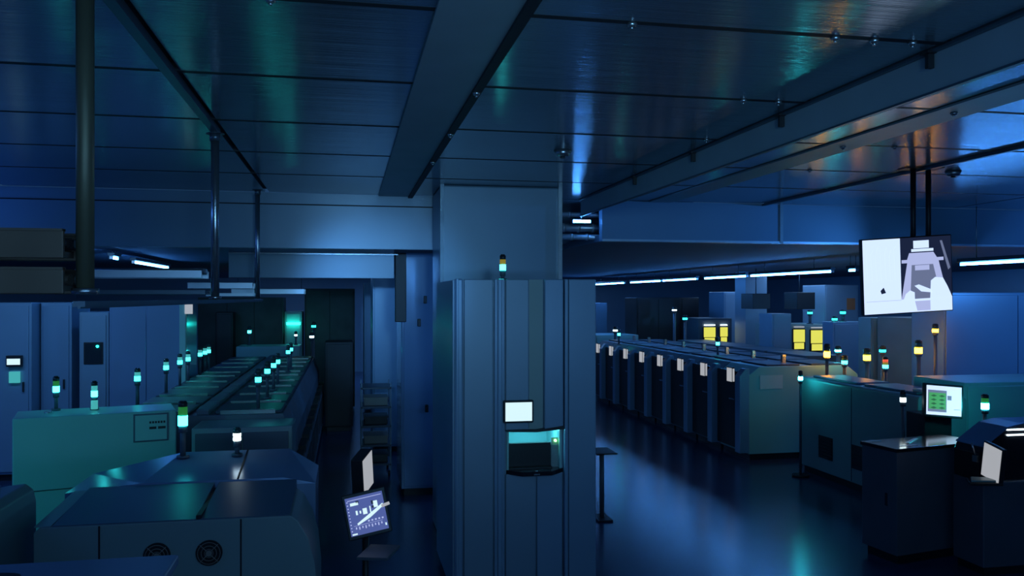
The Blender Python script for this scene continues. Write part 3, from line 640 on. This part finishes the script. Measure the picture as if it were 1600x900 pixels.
tower(t, 0.27, -0.4, 1.98, 0.27, 0.055, 'lit_cyan', 'lens_off', (), seg=0.04)
cabinet('grey_machine', 'grey upright machine between the far column and the yellow windows', 'machine', 9.45, 9.93, 17.35, 17.95, 2.25, 'panel', 1)
o = thing('hung_box', 'black box high above the grey upright machine', 'box', (9.55, 18.2, 2.35)); MB().box(-0.28, 0.16, -0.3, 0.3, 0, 0.36, bev=0.01).build('housing', 'black', o); MB().cyl((-0.05, 0, 0.36), (-0.05, 0, LC-2.35), 0.012, 8).build('rod', 'rail', o)
o = thing('hung_box', 'black box high above the two yellow windows near the big blue cabinet', 'box', (10.62, 18.2, 2.34)); MB().box(-0.22, 0.24, -0.3, 0.3, 0, 0.40, bev=0.01).build('housing', 'black', o); MB().cyl((0, 0, 0.4), (0, 0, LC-2.34), 0.012, 8).build('rod', 'rail', o)
t = cabinet('pale_cabinet', 'pale cabinet with a brown card, left of the hanging screen', 'cabinet', 11.3, 12.2, 18.2, 19.2, 2.92, 'panel', 1)
MB().box(0.12, 0.34, -0.53, -0.52, 2.32, 2.60).build('card', 'orange_card', t)
t = cabinet('blue_cabinet', 'big dark blue cabinet below and left of the hanging screen', 'cabinet', 10.12, 11.05, 16.0, 16.4, 2.10, 'panel_blue', 1, handle=False)
tower(t, -0.36, -0.1, 2.10, 0.05, 0.05, 'lit_cyan', 'lens_off', (), seg=0.04)
tower(t, -0.10, 0.0, 2.10, 0.19, 0.055, 'lit_cyan', 'lens_off', (), seg=0.04)
t = cabinet('grey_machine', 'green-grey machine with a dark oval mark, below the hanging screen', 'machine', 9.78, 10.40, 14.2, 14.6, 2.23, 'machine', 1, handle=False)
MB().prism([(0.0+0.05*math.cos(a), 1.98+0.035*math.sin(a)) for a in [2*PI*i/16 for i in range(16)]], 'y', -0.235, -0.22).build('mark', 'black', t)
t = cabinet('warm_machine', 'brown-lit machine below the right half of the hanging screen', 'machine', 9.85, 11.0, 13.1, 14.1, 2.25, 'machine_warm', 2)
# signal lamps in the right hall
def sigpost(x, y, z, lit, lab, mids=('lens_off',), seg=0.05, r=0.03, cap='cap_dark'):
    t = thing('signal_post', lab, 'signal lamp', (x, y, 0), group='signal lamps in the right hall')
    MB().cyl((0, 0, 0), (0, 0, 0.03), 0.12, 20).build('base', 'black', t)
    tower(t, 0, 0, 0.03, z-0.03, r, lit, cap, mids, base=False, seg=seg)
sigpost(7.55, 12.10, 1.70, 'lit_amber_hot', 'leftmost amber signal lamp in the right hall', seg=0.09, r=0.045)
sigpost(8.33, 12.2, 1.63, 'lit_amber', 'middle amber signal lamp, between the two teal ones', seg=0.08, r=0.055)
sigpost(9.13, 12.0, 1.75, 'lit_amber', 'right amber signal lamp below the hanging screen', seg=0.09, r=0.055)
sigpost(9.44, 12.0, 2.07, 'lit_amber', 'highest amber signal lamp, right below the corner of the hanging screen', seg=0.05, r=0.045)
sigpost(8.9, 12.6, 1.71, 'lit_cyan', 'teal signal lamp just left of the right amber lamp', seg=0.035, r=0.05)
sigpost(8.45, 13.2, 1.68, 'lit_flood', 'dim teal signal lamp whose glow lights the green-grey machine', seg=0.03, r=0.05)
sigpost(7.86, 12.1, 1.57, 'lit_cyan_hot', 'teal signal lamp between the leftmost and middle amber lamps', seg=0.05, r=0.045)
sigpost(8.35, 11.75, 1.52, 'lit_cyan_hot', 'teal signal lamp with yellow and red sections right of the middle amber lamp', ('lit_yellow', 'lit_red'), seg=0.05, r=0.04)
for i, (px_, y, z, s_, lab) in enumerate(((8.9, 21.0, 2.05, 0.04, 'teal lamp in front of the wide black rack, above the yellow windows'),
        (8.6, 21.0, 2.28, 0.03, 'small white lamp high on the wide black rack'), (6.95, 21.0, 1.75, 0.04, 'small white lamp above the long low teal box'))):
    sigpost(px_, y, z, 'lit_white' if i else 'lit_cyan', lab, seg=s_, r=0.06)

# large machine in the middle right
t = thing('long_machine', 'long dark machine in the right middle with two dark vents low on its side', 'machine', (6.72, 8.85, 0))
MB().prism([(0.0, 0.10), (0.68, 0.10), (0.68, 1.36), (0.62, 1.42), (0.03, 1.42), (0.0, 1.39)], 'y', 0, 2.65, bev=0.012).build('body', 'machine', t)
MB().box(0.05, 0.64, 0.05, 2.6, 0, 0.11).build('plinth', 'black', t)
for y in (1.15, 1.95):
    v = MB().box(-0.012, 0.002, y-0.17, y+0.17, 0.30, 0.62)
    for k in range(6): v.box(-0.02, -0.012, y-0.16, y+0.16, 0.33+k*0.048, 0.35+k*0.048)
    v.build('vent', 'black', t)
MB().box(-0.004, 0.001, 1.33, 1.338, 0.12, 1.38).build('panel_seam', 'seam', t)
for a, c in ((0.15, 1.2), (1.35, 2.45)): MB().box(0.10, 0.60, a, c, 1.42, 1.45, bev=0.01).build('hatch', 'lid', t)
tower(t, 0.04, 2.35, 1.0, 0.33, 0.03, 'lit_white', 'cap_dark', ('lens_off',), seg=0.045, base=False) if False else None
sigpost(6.50, 11.1, 1.43, 'lit_flood', 'white signal lamp at the left corner of the long dark machine')
# standing monitor with the green board picture
t = thing('process_monitor', 'monitor showing a green circuit board on a white page, on the long dark machine', 'screen', (6.55, 8.35, 0))
hm = MB().box(-0.24, 0.24, 0, 0.05, -0.19, 0.19, bev=0.008).build('monitor_housing', 'black', t, (0.13, 0.0, 1.43), (math.radians(-6), math.radians(5), math.radians(-4)))
sc = MB().box(-0.215, 0.215, -0.004, 0.001, -0.165, 0.165, mi=0)
sc.box(-0.20, 0.03, -0.0055, -0.0042, -0.13, 0.115, mi=3)
sc.box(-0.19, 0.02, -0.007, -0.0056, -0.10, 0.085, mi=1)
for k in range(4):
    for j in range(2): sc.prism([(-0.17+j*0.10, 0.05-k*0.045), (-0.13+j*0.10, 0.065-k*0.045), (-0.09+j*0.10, 0.05-k*0.045), (-0.13+j*0.10, 0.038-k*0.045)], 'y', -0.0085, -0.0071, mi=2)
sc.box(0.04, 0.09, -0.0055, -0.0042, 0.01, 0.06, mi=3)
sc.box(0.12, 0.20, -0.0055, -0.0042, -0.095, -0.09, mi=3)
sc.build('display', ['screen_tv', 'screen_green', 'screen_dgreen', 'screen_grey'], hm)
MB().box(-0.06, 0.30, 0.08, 0.40, 0.02, 1.27, bev=0.01).build('stand', 'black', t)
MB().box(-0.08, 0.30, 0.08, 0.44, 0, 0.03).build('base', 'black', t)
MB().box(0.0, 0.26, 0.05, 0.10, 1.2, 1.45, bev=0.01).build('bracket', 'black', t)
sigpost(7.02, 8.12, 1.39, 'lit_flood', 'bright teal signal lamp on a tall pole right of the green board monitor', ('lit_green',), seg=0.065, r=0.038)
sigpost(6.34, 8.60, 1.42, 'lit_white', 'white signal lamp just left of the green board monitor', seg=0.05, r=0.032)
# glossy-topped cabinet in front
t = thing('glossy_top_cabinet', 'dark cabinet with a mirror-like top in the lower right, in front of the board monitor', 'cabinet', (5.24, 7.2, 0))
MB().prism([(0.0, 0.0), (1.12, 0.22), (1.02, 0.68), (-0.06, 0.47)], 'z', 0.09, 1.10, bev=0.006).build('body', 'machine_dark', t)
MB().prism([(-0.01, -0.015), (1.14, 0.21), (1.04, 0.69), (-0.075, 0.48)], 'z', 1.10, 1.135, bev=0.005).build('top_plate', 'black_gloss', t)
MB().prism([(0.04, 0.04), (1.08, 0.24), (0.99, 0.64), (-0.02, 0.43)], 'z', 0, 0.095).build('plinth', 'black', t)
MB().box(-0.02, 0.0, 0.12, 0.16, 0.55, 0.68, bev=0.004).build('handle', 'black', t)
q = MB().prism([(-0.05, 0.44), (0.10, 0.38), (0.16, 0.46), (0.05, 0.49)], 'z', 1.1355, 1.139)
q.build('paper_sheet', 'label', t)
q = MB().prism([(0.30, 0.28), (0.34, 0.27), (0.62, 0.50), (0.58, 0.52)], 'z', 1.1355, 1.138).prism([(0.12, 0.12), (0.35, 0.15), (0.34, 0.18), (0.13, 0.15)], 'z', 1.1355, 1.138)
q.build('trim_strip', 'steel', t)

# teal box behind the console and large blue cabinet behind it
cabinet('teal_cabinet', 'teal-lit pale box cabinet at the right edge, behind the console', 'cabinet', 7.45, 9.3, 8.95, 9.9, 1.56, 'machine_pale', 2, handle=False)
cabinet('blue_cabinet', 'large tall blue cabinet at the right edge behind the teal-lit box', 'cabinet', 9.75, 12.6, 12.2, 13.0, 2.70, 'panel_blue', 2, handle=False)
t = thing('desk_lampbox', 'small pale flat box on the long dark machine beside the monitor', 'box', (7.05, 9.0, 1.4525)); MB().box(-0.2, 0.2, -0.1, 0.12, 0, 0.03, bev=0.006).build('body', 'label', t); MB().box(-0.18, 0.18, -0.08, 0.10, 0.03, 0.035).build('cover', 'machine_pale', t)

# console on the right edge
t = thing('control_console', 'dark control console with a glossy blue hood at the lower right edge', 'console', (6.4, 6.75, 0))
MB().box(-0.58, 0.6, 0, 0.40, 0.08, 0.88, bev=0.012).build('body', 'machine_dark', t)
MB().box(-0.54, 0.56, 0.04, 0.38, 0, 0.09).build('plinth', 'black', t)
MB().prism([(-0.57, 0.88), (0.6, 0.88), (0.6, 1.40), (-0.12, 1.40), (-0.28, 1.37), (-0.54, 1.20), (-0.57, 1.14)], 'y', 0.06, 0.40, bev=0.01).build('hood', 'black_gloss', t)
MB().prism([(-0.54, 1.21), (-0.28, 1.385), (-0.12, 1.415), (0.6, 1.415), (0.6, 1.402), (-0.12, 1.402), (-0.28, 1.372), (-0.54, 1.20)], 'y', 0.04, 0.41).build('hood_cover', 'hoodblue', t)
for z in (1.30, 1.35): MB().box(-0.28, 0.6, 0.045, 0.058, z, z+0.012).build('lamp_strip', 'lit_white', t)
MB().prism([(-0.86, -0.16), (-0.58, -0.24), (-0.44, -0.06), (-0.50, 0.04), (-0.74, 0.03)], 'z', 0.90, 0.925, bev=0.006).build('keyboard_shelf', 'black', t)
MB().prism([(-0.83, -0.14), (-0.62, -0.20), (-0.54, -0.08), (-0.72, 0.0)], 'z', 0.926, 0.945, bev=0.005).build('keyboard', 'machine', t)
hm = MB().box(-0.135, 0.135, 0, 0.04, -0.17, 0.17, bev=0.008).build('monitor_housing', 'black', t, (-0.60, -0.12, 1.09), (0, math.radians(9), math.radians(-96)))
MB().box(-0.12, 0.12, -0.004, 0.001, -0.155, 0.155).build('display', 'label_lit', hm)
MB().box(-0.555, -0.50, -0.12, 0.08, 1.02, 1.12, bev=0.006).build('monitor_arm', 'black', t)
MB().box(-0.60, -0.57, 0.06, 0.12, 1.06, 1.12).cyl((-0.60, 0.08, 1.12), (-0.64, 0.08, 1.24), 0.008, 8).build('cable_clip', 'steel', t)

# ------------------------------------------------------------------ hanging screen
t = thing('hanging_screen', 'large bright screen hung from the ceiling on two dark poles, showing a white machine', 'screen', (5.02, 6.75, 2.81))
hs = MB().box(-0.41, 0.41, 0.0, 0.06, -0.35, 0.35, bev=0.008).build('screen_housing', 'black', t, (0, 0, 0), (0, 0, 0))
sc = MB()
def P(pts, mi, k): sc.prism(pts, 'y', -0.003-0.0012*k, -0.0021-0.0012*k, mi=mi)
P([(-0.40, -0.34), (0.40, -0.34), (0.40, 0.34), (-0.40, 0.34)], 1, 0)
P([(-0.40, -0.34), (0.40, -0.34), (0.40, -0.22), (-0.06, -0.22), (-0.06, 0.34), (-0.40, 0.34)], 0, 1)
P([(-0.05, 0.14), (0.00, 0.14), (0.02, 0.20), (0.24, 0.20), (0.27, 0.15), (0.33, 0.15), (0.33, 0.12), (0.285, 0.12), (0.36, -0.22), (0.30, -0.22), (0.235, 0.09), (0.04, 0.09), (0.02, -0.22), (-0.06, -0.22), (0.0, 0.11), (-0.05, 0.11)], 2, 2)
P([(0.04, 0.09), (0.235, 0.09), (0.30, -0.22), (0.02, -0.22)], 3, 1)
P([(0.07, 0.085), (0.20, 0.085), (0.20, 0.04), (0.07, 0.04)], 2, 2)
P([(0.06, 0.31), (0.20, 0.31), (0.20, 0.24), (0.06, 0.24)], 0, 2)
P([(0.04, 0.235), (0.24, 0.235), (0.24, 0.21), (0.04, 0.21)], 0, 2)
P([(0.30, 0.30), (0.32, 0.30), (0.39, 0.05), (0.37, 0.03)], 3, 2)
P([(0.06, -0.10), (0.10, -0.09), (0.21, -0.14), (0.22, -0.17), (0.12, -0.155)], 0, 3)
P([(0.20, -0.22), (0.21, -0.06), (0.25, -0.03), (0.32, -0.04), (0.36, -0.12), (0.40, -0.22)], 0, 3)
P([(-0.04, -0.22), (-0.02, -0.17), (0.02, -0.14), (0.06, -0.16), (0.06, -0.22)], 0, 3)
P([(0.06, -0.24), (0.20, -0.24), (0.20, -0.33), (0.08, -0.33)], 2, 3)
P([(-0.25, -0.13), (-0.22, -0.10), (-0.20, -0.15), (-0.24, -0.16)], 4, 2)
P([(-0.38, -0.222), (-0.06, -0.222), (-0.06, -0.226), (-0.38, -0.226)], 2, 2)
for k in range(7):
    a = -0.37+0.042*k; P([(a, 0.24-0.03*(k % 3)), (a+0.02, 0.27-0.03*(k % 2)), (a+0.026, -0.02-0.03*(k % 2)), (a+0.008, -0.04)], 5, 2)
sc.build('screen_image', ['screen_tv', 'screen_dark', 'screen_mid', 'screen_grey', 'screen_dark', 'screen_tv'], hs)
for dx in (0.14, 0.28): MB().cyl((dx-0.05, 0.08, 0.10), (dx-0.05, 0.08, CH-2.80), 0.024, 16).build('pole', 'black', t)
MB().box(0.0, 0.32, 0.055, 0.11, -0.05, 0.12, bev=0.006).build('mount', 'black', t)
MB().box(-0.02, 0.34, 0.0, 0.16, CH-2.80-0.02, CH-2.80-0.001).build('ceiling_plate', 'black', t)
t.rotation_euler = (math.radians(2), math.radians(-3.0), math.radians(-12))
t.rotation_euler = (0, 0, math.radians(-12))
hs.rotation_euler = (math.radians(4), math.radians(-3.5), 0)
